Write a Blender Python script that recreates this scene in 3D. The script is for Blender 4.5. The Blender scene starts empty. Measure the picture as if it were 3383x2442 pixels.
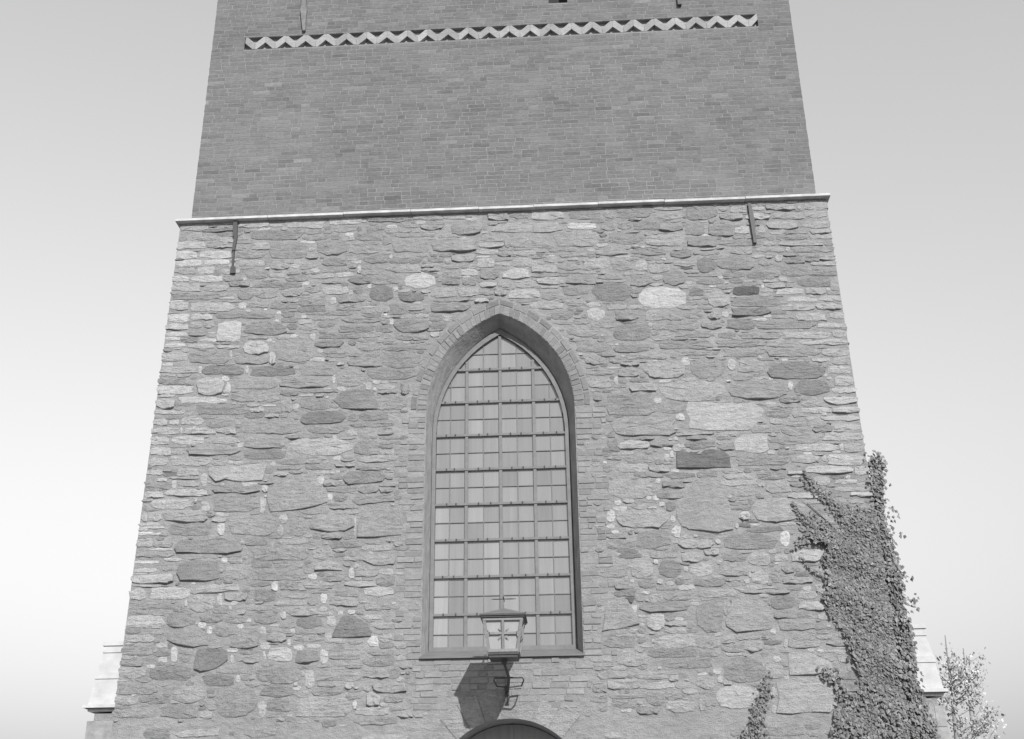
import bpy, bmesh, math, random
import numpy as np
from mathutils import Vector, Matrix

sc = bpy.context.scene
rnd = random.Random(7)
nr = np.random.RandomState(11)

# ------------------------------------------------------------------ camera
PITCH, YAW, ROLL = 0.41648019, -0.0505929, -0.01197042
PW, PH, FPX = 3383.0, 2442.0, 1.10 * 3383.0
CAM = np.array([1.06, -17.0, 1.6])
def cam_axes(p, y, r):
    f = np.array([math.sin(y) * math.cos(p), math.cos(y) * math.cos(p), math.sin(p)])
    rt = np.array([math.cos(y), -math.sin(y), 0.0]); up = np.cross(rt, f)
    c, s = math.cos(r), math.sin(r)
    return np.array([c * rt + s * up, -s * rt + c * up, f])
RC = cam_axes(PITCH, YAW, ROLL)
def at(px, py, y=0.0):
    """point of the wall plane Y=y seen at a photograph pixel"""
    d = np.array([(px - PW / 2) / FPX, -(py - PH / 2) / FPX, 1.0]) @ RC
    return CAM + d * ((y - CAM[1]) / d[1])
cd = bpy.data.cameras.new('camera'); cam = bpy.data.objects.new('camera', cd)
sc.collection.objects.link(cam); sc.camera = cam
m = Matrix(((RC[0][0], RC[1][0], -RC[2][0], CAM[0]), (RC[0][1], RC[1][1], -RC[2][1], CAM[1]),
            (RC[0][2], RC[1][2], -RC[2][2], CAM[2]), (0, 0, 0, 1)))
cam.matrix_world = m
cd.sensor_width = 36; cd.lens = 36 * 1.10; cd.clip_end = 5000; cd.clip_start = 0.1

# ------------------------------------------------------------------ light
SUN = Vector((0.37, -1.0, 0.69)).normalized()          # towards the sun
sl = bpy.data.lights.new('sun', 'SUN'); sl.energy = 3.0; sl.angle = math.radians(0.5); sl.color = (1, 1, 1)
so = bpy.data.objects.new('sun', sl); sc.collection.objects.link(so)
so.rotation_euler = SUN.to_track_quat('Z', 'Y').to_euler(); so.location = (12, -30, 22)
w = bpy.data.worlds.new('World'); sc.world = w; w.use_nodes = True
nt = w.node_tree; nt.nodes.clear()
sky = nt.nodes.new('ShaderNodeTexSky'); sky.sky_type = 'NISHITA'; sky.sun_disc = False
sky.sun_elevation = math.asin(SUN.z); sky.sun_rotation = math.atan2(SUN.x, SUN.y)
sky.dust_density = 0.0; sky.air_density = 2.5; sky.ozone_density = 1.0
sep = nt.nodes.new('ShaderNodeSeparateColor'); comb = nt.nodes.new('ShaderNodeCombineColor')
bg = nt.nodes.new('ShaderNodeBackground'); out = nt.nodes.new('ShaderNodeOutputWorld')
nt.links.new(sky.outputs[0], sep.inputs[0])
for i in range(3): nt.links.new(sep.outputs[2], comb.inputs[i])      # blue-sensitive plate
nt.links.new(comb.outputs[0], bg.inputs[0]); bg.inputs[1].default_value = 0.094
nt.links.new(bg.outputs[0], out.inputs[0])
sc.render.engine = 'CYCLES'
sc.view_settings.view_transform = 'Standard'; sc.view_settings.look = 'None'
sc.view_settings.exposure = 0.83; sc.view_settings.gamma = 1.0; sc.view_settings.use_curve_mapping = False

# ------------------------------------------------------------------ materials
def mat(name, build, rough=0.95, spec=0.2):
    m_ = bpy.data.materials.new(name); m_.use_nodes = True
    t = m_.node_tree; b = t.nodes['Principled BSDF']
    b.inputs['Roughness'].default_value = rough; b.inputs['Specular IOR Level'].default_value = spec
    build(t, b); return m_
def N(t, ty, **kw):
    n = t.nodes.new(ty)
    for k, v in kw.items():
        if k in n.inputs: n.inputs[k].default_value = v
        else: setattr(n, k, v)
    return n
def coords(t, scale):
    g = N(t, 'ShaderNodeNewGeometry'); mp = N(t, 'ShaderNodeMapping'); mp.inputs['Scale'].default_value = scale
    t.links.new(g.outputs['Position'], mp.inputs[0]); return mp.outputs[0]
def noise(t, scale3, s=1.0, detail=4, rough=0.6):
    n = N(t, 'ShaderNodeTexNoise', Scale=s, Detail=detail, Roughness=rough)
    t.links.new(coords(t, scale3), n.inputs['Vector']); return n.outputs['Fac']
def rng(t, src, a, b, lo, hi):
    r = N(t, 'ShaderNodeMapRange'); r.inputs[1].default_value = a; r.inputs[2].default_value = b
    r.inputs[3].default_value = lo; r.inputs[4].default_value = hi; t.links.new(src, r.inputs[0]); return r.outputs[0]
def math_(t, op, a, b):
    n = N(t, 'ShaderNodeMath', operation=op)
    for i, v in enumerate((a, b)):
        if isinstance(v, (int, float)): n.inputs[i].default_value = v
        else: t.links.new(v, n.inputs[i])
    return n.outputs[0]
def bump(t, b, src, strength, dist):
    bp = N(t, 'ShaderNodeBump', Strength=strength, Distance=dist)
    t.links.new(src, bp.inputs['Height']); t.links.new(bp.outputs[0], b.inputs['Normal'])
def tone(t):
    a = N(t, 'ShaderNodeAttribute', attribute_name='tone'); return a.outputs['Fac']
KA = 0.76                                            # common scale of all base colours
def grey(t, v, b):
    v = math_(t, 'MULTIPLY', v, KA)
    c = N(t, 'ShaderNodeCombineColor')
    for i in range(3): t.links.new(v, c.inputs[i])
    t.links.new(c.outputs[0], b.inputs['Base Color'])
def m_stone(t, b):
    streak = noise(t, (2.2, 2.2, 17.0), 1.0, 5, 0.62); blot = noise(t, (8, 8, 15), 1.0, 5, 0.65)
    speck = noise(t, (55, 55, 70), 1.0, 2, 0.5)
    lay = rng(t, noise(t, (1.1, 1.1, 2.2), 1.0, 2, .5), .42, .58, .12, 1.0)      # layered slabs next to massive boulders
    streak = math_(t, 'ADD', math_(t, 'MULTIPLY', math_(t, 'SUBTRACT', streak, .5), lay), .5)
    v = math_(t, 'MULTIPLY', tone(t), rng(t, streak, .3, .7, .86, 1.12))
    v = math_(t, 'MULTIPLY', v, rng(t, blot, .3, .7, .84, 1.14))
    v = math_(t, 'MULTIPLY', v, rng(t, speck, .3, .7, .86, 1.12))
    pit = rng(t, noise(t, (24, 24, 34), 1.0, 3, .6), .28, .40, .62, 1.0); v = math_(t, 'MULTIPLY', v, pit)
    run = rng(t, noise(t, (1.3, 1.3, .16), 1.0, 4, .6), .3, .7, .91, 1.08); v = math_(t, 'MULTIPLY', v, run)
    grey(t, v, b)
    h = math_(t, 'ADD', math_(t, 'MULTIPLY', streak, .75), math_(t, 'ADD', math_(t, 'MULTIPLY', blot, .9), math_(t, 'MULTIPLY', speck, .35)))
    bump(t, b, h, 0.85, 0.045)
def m_mortar(t, b):
    big = noise(t, (.7, .7, .9), 1.0, 3, .5); mid = noise(t, (7, 7, 11), 1.0, 5, .65); fine = noise(t, (60, 60, 60), 1.0, 2, .5)
    v = math_(t, 'MULTIPLY', rng(t, big, .3, .7, .28, .35), rng(t, mid, .3, .7, .84, 1.14))
    v = math_(t, 'MULTIPLY', v, rng(t, fine, .3, .7, .92, 1.08)); grey(t, v, b)
    bump(t, b, math_(t, 'ADD', mid, math_(t, 'MULTIPLY', fine, .35)), 1.0, 0.04)
def m_brick(t, b):
    big = noise(t, (.55, .55, .7), 1.0, 3, .55); mid = noise(t, (12, 12, 25), 1.0, 4, .6); fine = noise(t, (70, 70, 90), 1.0, 2, .5)
    wash = rng(t, noise(t, (.9, .9, 2.2), 1.0, 5, .7), .49, .7, 0.0, .6)
    v = math_(t, 'MULTIPLY', tone(t), rng(t, mid, .3, .7, .84, 1.16)); v = math_(t, 'MULTIPLY', v, rng(t, fine, .3, .7, .9, 1.1))
    v = math_(t, 'MULTIPLY', v, rng(t, big, .3, .7, .93, 1.07))
    v = math_(t, 'MULTIPLY', v, rng(t, noise(t, (1.5, 1.5, .14), 1.0, 4, .6), .3, .7, .92, 1.08))
    mx = N(t, 'ShaderNodeMix', data_type='FLOAT'); t.links.new(wash, mx.inputs[0]); t.links.new(v, mx.inputs[2]); mx.inputs[3].default_value = .245
    grey(t, mx.outputs[0], b); bump(t, b, math_(t, 'ADD', mid, math_(t, 'MULTIPLY', fine, .4)), 0.6, 0.012)
def m_brickmortar(t, b):
    mid = noise(t, (8, 8, 14), 1.0, 4, .6); big = noise(t, (.6, .6, 1), 1.0, 3, .5)
    grey(t, math_(t, 'MULTIPLY', rng(t, big, .3, .7, .235, .29), rng(t, mid, .3, .7, .8, 1.15)), b); bump(t, b, mid, .6, .02)
def flat(v, amp=.08, sc_=(9, 9, 9), bstr=.25, bd=.006):
    def f(t, b):
        n = noise(t, sc_, 1.0, 4, .6); grey(t, rng(t, n, .3, .7, v * (1 - amp), v * (1 + amp)), b); bump(t, b, n, bstr, bd)
    return f
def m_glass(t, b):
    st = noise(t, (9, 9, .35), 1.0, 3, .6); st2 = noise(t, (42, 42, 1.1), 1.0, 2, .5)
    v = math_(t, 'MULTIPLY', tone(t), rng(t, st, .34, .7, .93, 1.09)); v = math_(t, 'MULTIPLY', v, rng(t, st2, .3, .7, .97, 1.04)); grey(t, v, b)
    bump(t, b, noise(t, (4, 4, 3), 1.0, 2, .5), .25, .02)
def m_leaf(t, b):
    v = math_(t, 'MULTIPLY', tone(t), rng(t, noise(t, (3, 3, 3), 1.0, 2), .3, .7, .85, 1.15)); grey(t, v, b)
M = dict(
    stone=mat('rubble_stone', m_stone), mortar=mat('lime_mortar', m_mortar), brick=mat('old_brick', m_brick),
    bmortar=mat('brick_joint_mortar', m_brickmortar),
    ledge=mat('ledge_stone', flat(.58, .22, (6, 6, 14), .5, .02)), plaster=mat('reveal_plaster', flat(.34, .2, (7, 7, 4), .7, .03)),
    frame=mat('painted_window_bar', flat(.21, .12), .6), sill=mat('lead_sill', flat(.19, .14, (3, 9, 9)), .5),
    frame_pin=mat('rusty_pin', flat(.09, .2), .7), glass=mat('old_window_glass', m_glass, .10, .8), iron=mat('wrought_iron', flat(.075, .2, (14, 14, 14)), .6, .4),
    ironlight=mat('weathered_iron', flat(.21, .2, (14, 14, 14)), .7, .3),
    lamp=mat('lamp_paint', flat(.24, .12, (16, 16, 16)), .5, .4), lampdark=mat('lamp_shaded_paint', flat(.06, .15, (16, 16, 16)), .5, .4),  # darker copy for eave and tray: soffit and underside shade in the colour
    ornament=mat('ornament_paint', flat(.31, .1), .5, .4), roofpaint=mat('roof_sheet', flat(.17, .15), .5, .4), opal=mat('opal_glass', flat(.42, .06, (9, 9, 5)), .2, .5),
    pier=mat('pale_ashlar', flat(.62, .13, (4, 4, 6))), ashlar=mat('grey_ashlar', flat(.36, .22, (7, 7, 9), .6, .02)),
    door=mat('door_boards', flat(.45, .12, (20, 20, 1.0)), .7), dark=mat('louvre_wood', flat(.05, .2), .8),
    leaf=mat('ivy_leaf', m_leaf, .55, .35), hazed_bark=mat('haze_paled_bark', flat(.34, .25, (12, 12, 4), .5, .01)), bark=mat('bark', flat(.13, .25, (12, 12, 4), .7, .02)),  # tree bark paled: veiling haze put into its colour
    ground=mat('gravel_ground', flat(.24, .25, (3, 3, 3), .8, .03)),
    frieze=mat('frieze_plaster', flat(.36, .10, (8, 8, 8))))

# ------------------------------------------------------------------ helpers
col = sc.collection
def put(name, verts, faces, material, parent=None, tones=None, smooth=False, sharp=False, kind=None, label=None):
    me = bpy.data.meshes.new(name)
    off = parent['_loc'] if parent is not None and '_loc' in parent else (0, 0, 0)
    me.from_pydata([(v[0] - off[0], v[1] - off[1], v[2] - off[2]) for v in verts], [], faces)
    me.materials.append(material)
    if tones is not None:
        a = me.attributes.new('tone', 'FLOAT', 'POINT')
        a.data.foreach_set('value', np.full(len(verts), tones, dtype=np.float32) if np.isscalar(tones) else np.asarray(tones, dtype=np.float32))
    if smooth:
        me.polygons.foreach_set('use_smooth', [True] * len(me.polygons))
    me.validate(); me.update()
    if sharp: me.polygons.foreach_set('use_smooth', [True] * len(me.polygons)); me.set_sharp_from_angle(angle=math.radians(16))
    o = bpy.data.objects.new(name, me); col.objects.link(o)
    if parent is not None: o.parent = parent
    if kind: o['kind'] = kind
    if label: o['label'] = label
    return o
LOCS = {}
def thing(name, label, cat, loc=(0, 0, 0), group=None):
    o = bpy.data.objects.new(name, None); col.objects.link(o); o.location = loc; o.empty_display_size = .3
    o['label'] = label; o['category'] = cat
    if group: o['group'] = group
    o['_loc'] = [float(c) for c in loc]
    return o
class MB:
    def __init__(s): s.v = []; s.f = []; s.t = []
    def add(s, v, f, tone=None):
        n = len(s.v); s.v += [tuple(p) for p in v]; s.f += [tuple(i + n for i in q) for q in f]
        if tone is not None: s.t += [tone] * len(v)
    def box(s, a, b, tone=None):
        x0, y0, z0 = a; x1, y1, z1 = b
        s.add([(x0, y0, z0), (x1, y0, z0), (x1, y1, z0), (x0, y1, z0), (x0, y0, z1), (x1, y0, z1), (x1, y1, z1), (x0, y1, z1)],
              [(0, 3, 2, 1), (4, 5, 6, 7), (0, 1, 5, 4), (1, 2, 6, 5), (2, 3, 7, 6), (3, 0, 4, 7)], tone)
    def bar(s, p, q, wx, wy=None, tone=None):
        wy = wy or wx; p, q = Vector(p), Vector(q); d = (q - p).normalized()
        u = d.cross(Vector((0, 1, 0)))
        if u.length < .05: u = d.cross(Vector((1, 0, 0)))
        u.normalize(); n = d.cross(u).normalized(); vs = []
        for c in (p, q):
            for a, b in ((-1, -1), (1, -1), (1, 1), (-1, 1)): vs.append(tuple(c + u * (a * wx / 2) + n * (b * wy / 2)))
        s.add(vs, [(3, 2, 1, 0), (4, 5, 6, 7), (0, 1, 5, 4), (1, 2, 6, 5), (2, 3, 7, 6), (3, 0, 4, 7)], tone)
    def tube(s, pts, r, n=8):
        rs = r if isinstance(r, (list, tuple)) else [r] * len(pts); pts = [Vector(p) for p in pts]; base = len(s.v)
        for i, p in enumerate(pts):
            d = (pts[min(i + 1, len(pts) - 1)] - pts[max(i - 1, 0)]).normalized()
            u = d.cross(Vector((0, 0, 1)));
            if u.length < .1: u = d.cross(Vector((1, 0, 0)))
            u.normalize(); k = d.cross(u)
            for j in range(n):
                a = 2 * math.pi * j / n; s.v.append(tuple(p + u * (math.cos(a) * rs[i]) + k * (math.sin(a) * rs[i])))
        for i in range(len(pts) - 1):
            for j in range(n):
                a = base + i * n + j; b = base + i * n + (j + 1) % n; s.f.append((a, b, b + n, a + n))
        s.f.append(tuple(base + j for j in range(n))[::-1]); s.f.append(tuple(base + (len(pts) - 1) * n + j for j in range(n)))
    def build(s, name, material, parent=None, **kw):
        return put(name, s.v, s.f, material, parent, tones=(s.t if len(s.t) == len(s.v) and s.t else None), **kw)
def prism(poly, y0, y1):
    """poly (x,z) counter-clockwise seen from the front; front at y0, back at y1"""
    n = len(poly); v = [(x, y0, z) for x, z in poly] + [(x, y1, z) for x, z in poly]
    f = [tuple(range(n)), tuple(range(2 * n - 1, n - 1, -1))] + [(i + n, (i + 1) % n + n, (i + 1) % n, i) for i in range(n)]
    return v, f
def rect_wall(mb, xs, zs, y, skip):
    for i in range(len(xs) - 1):
        for j in range(len(zs) - 1):
            if (i, j) in skip: continue
            mb.add([(xs[i], y, zs[j]), (xs[i + 1], y, zs[j]), (xs[i + 1], y, zs[j + 1]), (xs[i], y, zs[j + 1])], [(0, 1, 2, 3)])

# ------------------------------------------------------------------ setting
g = put('ground', [(-2500, -2500, 0), (2500, -2500, 0), (2500, 2500, 0), (-2500, 2500, 0)], [(0, 1, 2, 3)], M['ground']); g['kind'] = 'structure'

# ------------------------------------------------------------------ tower
XL, XR, ZL, ZT = -5.75, 5.75, 12.17, 20.5          # stone stage sides, ledge height, top of the brick stage
BX, BY = 5.60, 0.25                                # brick stage half width and front plane
DEP = 11.5
def hx(z): return 5.815 - .0098 * z                 # the stone stage narrows a little upwards
tower = thing('church_tower', 'tall church tower with rubble stone lower stage and brick upper stage', 'tower', (0, 0, 0))

# window and door outlines -------------------------------------------------
def pointed(a, zs, rise, off=0.0, n=14, cx=0.0):
    """left spring -> apex -> right spring; off = radial offset"""
    r = (a * a + rise * rise) / (2 * a); c = r - a; R_ = r + off; z_ap = math.sqrt(R_ * R_ - c * c); e = math.asin(z_ap / R_)
    left = [(cx + c - R_ * math.cos(e * i / n), zs + R_ * math.sin(e * i / n)) for i in range(n + 1)]
    return left + [(2 * cx - x, z) for x, z in left[-2::-1]]
WA, WS, WR = 1.21, 8.45, 1.72                      # outer half width, spring, rise
WSILL = 4.47
outer = [(-WA, WSILL)] + pointed(WA, WS, WR) + [(WA, WSILL)]
inner = [(-1.135, 4.60)] + pointed(1.12, 8.15, 1.88, cx=-.02) + [(1.115, 4.60)]
DR, DCX, DCZ = 1.13, .10, 2.453                    # door arch
def door_arc(r, n=24): return [(DCX - r * math.cos(math.pi * i / n), DCZ + r * math.sin(math.pi * i / n)) for i in range(n + 1)]
door_out = [(DCX - DR, 0.0)] + door_arc(DR) + [(DCX + DR, 0.0)]

# mortar body of the stone stage: front face with the two openings cut out
bm = bmesh.new()
def loop(pts):
    vs = [bm.verts.new((x, 0, z)) for x, z in pts]
    return [bm.edges.new((vs[i], vs[(i + 1) % len(vs)])) for i in range(len(vs))]
outline = [(-hx(0), 0.0)] + [(DCX - DR, 0.0)] + door_arc(DR) + [(DCX + DR, 0.0)] + [(hx(0), 0.0), (hx(ZL), ZL), (-hx(ZL), ZL)]
ed = loop(outline) + loop(outer)
bmesh.ops.triangle_fill(bm, edges=ed, use_beauty=True)
for f in bm.faces:
    if f.normal.y > 0: f.normal_flip()
sv = [v.co[:] for v in bm.verts]; bm.verts.index_update(); sf = [tuple(v.index for v in f.verts) for f in bm.faces]; bm.free()
mb = MB(); mb.add(sv, sf)
for s_ in (-1, 1): mb.add([(s_ * hx(0), 0, 0), (s_ * hx(0), DEP, 0), (s_ * hx(ZL), DEP, ZL), (s_ * hx(ZL), 0, ZL)], [(0, 1, 2, 3)])
mb.add([(-hx(0), DEP, 0), (hx(0), DEP, 0), (hx(ZL), DEP, ZL), (-hx(ZL), DEP, ZL)], [(0, 1, 2, 3)])
stage = mb.build('stone_stage', M['mortar'], tower)

# ---- traced stones: photograph tiles (origin in photo pixels, 2.268 zoom), boxes x0 y0 x1 y1 tone[r=round]
TILES = {
'A': ((400, 650), """440 180 650 260 1;665 172 850 215 2;530 270 710 325 2;735 298 850 345 3;880 168 1110 235 3;1145 168 1235 195 0;1235 158 1540 238 4;1550 143 1815 210 5;1825 152 2190 190 -1
440 335 640 390 5;640 345 840 390 1;425 403 570 468 6;585 403 830 465 5;430 472 605 518 7;625 468 815 510 7;420 530 560 580 2;575 525 700 585 6;400 590 510 640 7;525 590 770 640 6;380 650 600 715 4;620 660 800 710 3;370 725 740 775 0;365 790 510 850 5;520 790 870 860 3;350 875 515 940 7;525 875 690 925 5;340 950 500 1000 5;515 935 610 985 2r;615 930 705 985 2r;330 1015 500 1045 6;330 1052 440 1080 7;445 1045 580 1095 -2
715 925 900 1090 5;590 1060 720 1090 6;305 1095 490 1135 5;495 1105 710 1140 4;720 1110 890 1140 3;300 1160 500 1235 3;290 1245 390 1268 6;340 1272 575 1325 3;285 1350 490 1410 -2;325 1415 540 1480 6;275 1482 410 1502 5;265 1510 410 1590 3;430 1500 800 1550 6;245 1600 490 1633 4
960 250 1370 325 -3;1110 340 1395 465 -1;860 400 1080 465 0;860 470 1080 520 1;1340 325 1455 352 7;1270 505 1340 540 6;1680 270 1740 305 8;1470 320 1710 440 0;1960 275 2030 360 0;1750 255 1950 330 -1;1120 490 1260 550 1r;1420 535 1490 570 6;1725 475 1800 505 6;1770 512 1802 580 6;1820 430 2005 500 -1;2010 430 2035 465 8;930 535 1110 620 0r;810 630 970 675 -2;985 640 1360 680 -1;1500 620 1650 655 0;1700 590 1885 655 -4r;1500 665 1710 735 4r;1370 665 1500 720 0;1740 670 1820 730 -1;1845 655 1875 690 8;1860 665 2045 785 -5r;2040 670 2075 710 7;2080 715 2268 785 -4;1570 755 1610 810 7;1615 735 1830 795 -1;1610 800 1800 855 0;870 680 990 775 -1r;990 680 1180 760 0;1200 690 1360 750 1;940 785 1110 835 0;1115 790 1320 845 -1;880 790 940 850 6;1070 838 1095 855 7;1165 855 1200 885 7;720 870 1160 915 -2;1350 890 1390 910 8;1390 860 1740 888 -1;1150 920 1185 940 7;1200 905 1330 945 -2;920 950 1240 1035 -3;1240 950 1325 1000 -3;1330 955 1470 1005 1;1620 965 1890 1020 -2;1650 905 1960 945 0;1970 870 1995 895 7;2010 910 2045 965 7;2010 795 2150 890 0
950 1050 1100 1070 0;915 1080 1110 1185 4r;1130 1065 1450 1240 1r;1090 1065 1130 1090 7;1415 1020 1460 1075 6;1112 1160 1160 1260 5;1470 1130 1515 1170 7;1410 1205 1530 1235 7;510 1155 805 1250 -1;845 1190 1110 1255 -1;810 1150 832 1220 5;1480 1022 1800 1065 -1;1700 1072 1760 1115 -2;1770 1085 1950 1160 1r;1520 1180 1690 1205 0;1700 1200 1950 1275 0;1960 1160 2250 1285 0;610 1265 925 1335 -3;580 1265 605 1330 6;960 1270 1300 1345 -4;932 1265 955 1330 5;1330 1250 1640 1340 0;560 1350 775 1490 3r;755 1345 815 1385 8;782 1390 820 1470 6;750 1478 810 1492 7;830 1350 1170 1440 1;1190 1350 1550 1430 0;1580 1325 1608 1395 7;1612 1290 1825 1430 1r;1830 1385 1880 1450 5r;1340 1440 1620 1470 0;1640 1440 1920 1590 -3r;560 1555 960 1633 -2;820 1460 1000 1540 -1;1020 1470 1190 1540 2;1290 1545 1330 1610 6;1340 1500 1580 1600 0;1200 1500 1285 1620 1;1850 1285 2220 1370 -1"""),
'B': ((1200, 650), """380 128 595 180 2;600 137 770 170 3;935 112 1090 180 2;1095 108 1240 165 0;1250 98 1505 180 5;1540 97 1780 170 0;1800 92 1885 165 2;1890 80 2160 160 -1
890 130 930 250 1;650 185 885 290 -1r;300 200 425 235 0;430 210 600 250 1;965 195 1500 270 2;1530 195 1745 245 8;1430 260 1760 375 1;1775 195 1895 255 1;1905 185 2015 245 0;2025 175 2268 250 -1;510 310 845 415 1;215 310 500 420 1;880 275 1050 340 1;1060 300 1100 385 1r;1110 280 1390 385 2;1840 270 2115 355 0;860 345 1055 385 3;840 395 1020 435 4;1120 400 1300 445 4;1350 455 1510 495 2;1530 455 1610 480 3;1740 385 1980 440 1;2015 385 2268 440 -2;665 430 840 490 1;480 450 610 495 -2;850 455 980 530 3;1120 455 1310 530 3;1260 510 1455 570 3;1465 505 1640 550 2;1650 460 1850 545 3r;1860 475 2020 555 0;2040 475 2130 560 3;580 510 720 540 1;730 540 860 595 5;595 552 720 605 0;875 540 1020 620 -1;1050 540 1245 620 5;1460 557 1750 580 1;590 610 725 665 -2;735 605 850 665 0;870 640 1005 680 5;1010 640 1110 680 2;1125 615 1285 685 3;1300 600 1510 660 3;310 570 540 690 7r;1520 590 1740 660 0;1760 580 1950 620 1;2000 580 2170 675 -1;500 675 700 760 2;710 680 860 750 3;870 690 975 740 1;985 695 1080 745 2;1090 695 1325 765 5;1340 700 1470 775 1;1290 667 1470 690 3;1490 670 1690 740 0;1710 640 2010 785 -3r;835 760 940 795 4;1250 780 1500 845 3;1520 765 1670 820 1;190 795 400 880 0;500 790 800 865 -1;1410 850 1580 920 -1;1675 830 1810 925 6r;1890 845 2070 930 0;2110 850 2268 930 1;230 905 500 1020 -2r;195 920 228 965 7;100 960 220 1020 -1;1520 950 1780 1050 1r;1705 915 1890 985 1;1870 950 2160 1085 -1r;2165 935 2268 1000 0;500 1005 570 1050 5;240 1025 490 1080 0;1590 1080 1840 1165 1;1880 1105 2150 1170 -1;1660 1190 1810 1260 1;1840 1200 1950 1250 0;1670 1285 1880 1340 1;1930 1240 2070 1268 1;1680 1350 1870 1435 2;1880 1345 1910 1410 6;20 1290 390 1350 -2;440 1180 480 1240 5r;280 1390 345 1480 0;20 1370 60 1430 3r;70 1430 100 1460 5;30 1475 340 1600 0r;1830 1460 2180 1560 0"""),
'C': ((1950, 650), """470 62 690 105 3;470 110 690 170 2;710 52 955 180 -1r;960 72 1030 110 2r;1050 70 1180 120 3;1205 70 1305 105 4;1310 52 1540 105 2;1550 60 1580 95 3;1600 42 1790 100 2;970 125 1140 175 1;1160 125 1345 175 4;1360 115 1600 170 2;1610 105 1790 160 2;510 195 700 260 -1;705 190 860 290 0;880 195 1075 300 -1;1080 220 1200 280 5;1240 215 1310 275 3;1320 180 1560 245 2;1570 180 1790 235 2;415 280 715 370 3;730 300 950 375 0;1240 370 1450 415 1;1460 375 1500 415 5;1510 370 1820 420 1;1050 375 1215 435 1;600 400 760 460 -3;770 400 830 435 1;620 480 790 525 1;675 528 770 545 -9;800 455 940 570 -3r;950 440 1240 555 -1r;1260 460 1375 520 0;1380 430 1450 490 4r;1430 500 1640 600 0;1650 485 1830 520 3;540 555 720 665 -2r;730 575 950 600 1;990 565 1160 605 -1;1175 560 1385 620 -2;1040 615 1150 650 -3r;790 615 1000 658 -1r;890 662 945 682 7r;1070 670 1270 740 -9;1280 655 1305 690 6;1395 685 1600 735 6;1615 680 1770 735 3;360 672 725 840 7r;740 680 850 745 -3;880 710 1050 830 2r;1060 750 1420 825 -1;1480 750 1700 790 6;1715 740 1880 785 4;1050 832 1350 895 -4;1430 805 1680 855 4;1690 800 1900 850 4;700 840 860 915 1r;880 865 980 920 1r;985 860 1040 905 6;555 865 690 930 1;395 865 548 925 1;1360 880 1530 915 0;1540 870 1770 935 4;1785 865 1870 920 4;460 935 810 1000 -1;830 930 990 995 -1;1020 915 1230 1000 -3;1240 930 1690 990 0;1705 945 1870 985 5;630 1010 930 1055 0;960 1010 1090 1060 0;1110 1020 1440 1065 1;1450 1010 1800 1060 4;1810 1000 1920 1050 3;520 1075 920 1140 -1;940 1070 1310 1130 0;1320 1068 1540 1130 1;1560 1070 1930 1110 5;660 1150 960 1190 1;1000 1140 1300 1200 1;1310 1135 1720 1200 0;1730 1140 1960 1195 4;255 1175 580 1220 1;600 1180 655 1210 0;680 1200 745 1265 7;400 1235 720 1365 2r;750 1205 1010 1360 0;1030 1215 1090 1300 6r;1110 1215 1310 1320 2;1320 1240 1760 1370 -3r;1660 1205 1800 1238 4;1815 1200 1960 1260 3;1430 1213 1480 1235 6;1770 1265 1970 1330 4;205 1290 370 1350 0;510 1375 1010 1530 3r;1030 1375 1475 1520 1r;1480 1385 1520 1450 7;1530 1372 1800 1490 -4r;1770 1350 1810 1372 5;1830 1340 1990 1420 4;1810 1430 1990 1475 5;1750 1495 2010 1555 5;500 1540 720 1620 0"""),
'D': ((250, 1200), """570 415 690 470 3;700 420 780 465 5;790 410 960 465 4;560 480 775 535 3;780 480 800 530 6;805 485 1050 535 3;1060 485 1210 530 2;560 550 700 615 4;715 545 965 610 6;1020 550 1235 605 2;550 630 715 690 5;720 635 820 685 2;830 625 1230 690 0;530 705 690 770 2;705 695 1025 770 3;525 795 660 840 4;760 790 920 845 3;935 825 985 920 6;610 860 690 890 5;720 875 755 940 6;765 880 930 925 1;515 960 660 1010 4;668 945 995 1000 5;560 1020 880 1095 5;885 1010 910 1050 5;542 1110 645 1185 2;650 1100 1000 1190 2;485 1120 538 1190 4;455 1265 640 1290 8;450 1310 580 1380 2
1640 300 1670 360 7;1250 540 1580 640 0;1260 645 1580 720 -2;1600 560 2080 690 4r;1260 410 1680 530 0;1740 460 2020 525 0;2030 490 2110 550 5;2120 480 2268 570 1;2090 580 2268 690 -2;1930 695 1990 730 6;1140 730 1185 755 6;1460 740 1500 775 6;1500 770 1690 800 -2;1480 815 1590 850 3r;1720 750 1920 800 0;1940 740 2100 780 1;1020 915 1380 975 -2;1395 910 1440 970 7;1810 840 1865 910 6;1885 975 1925 1025 9;1875 915 2110 968 0;1380 1000 1425 1125 5;1030 990 1375 1120 0;1020 1150 1125 1195 2;1060 1200 1120 1290 8;1140 1140 1505 1290 1;1525 1130 1590 1200 5;1595 1150 1750 1290 1r;1760 1130 2080 1260 1;2085 1150 2102 1300 5;1890 1068 2130 1090 -1;1510 1210 1560 1290 4;690 1200 1020 1290 -1;750 1320 1250 1430 -1;1320 1360 1750 1480 1;1770 1380 1930 1470 2r;1800 1480 2000 1560 3r;1740 1575 1810 1625 8r;1090 1455 1140 1500 8r;1120 1500 1320 1620 1;770 1470 1080 1625 -2r;1330 1530 1720 1630 0;2010 1450 2160 1480 1;2060 1550 2085 1600 6;2095 1520 2268 1600 1"""),
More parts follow.
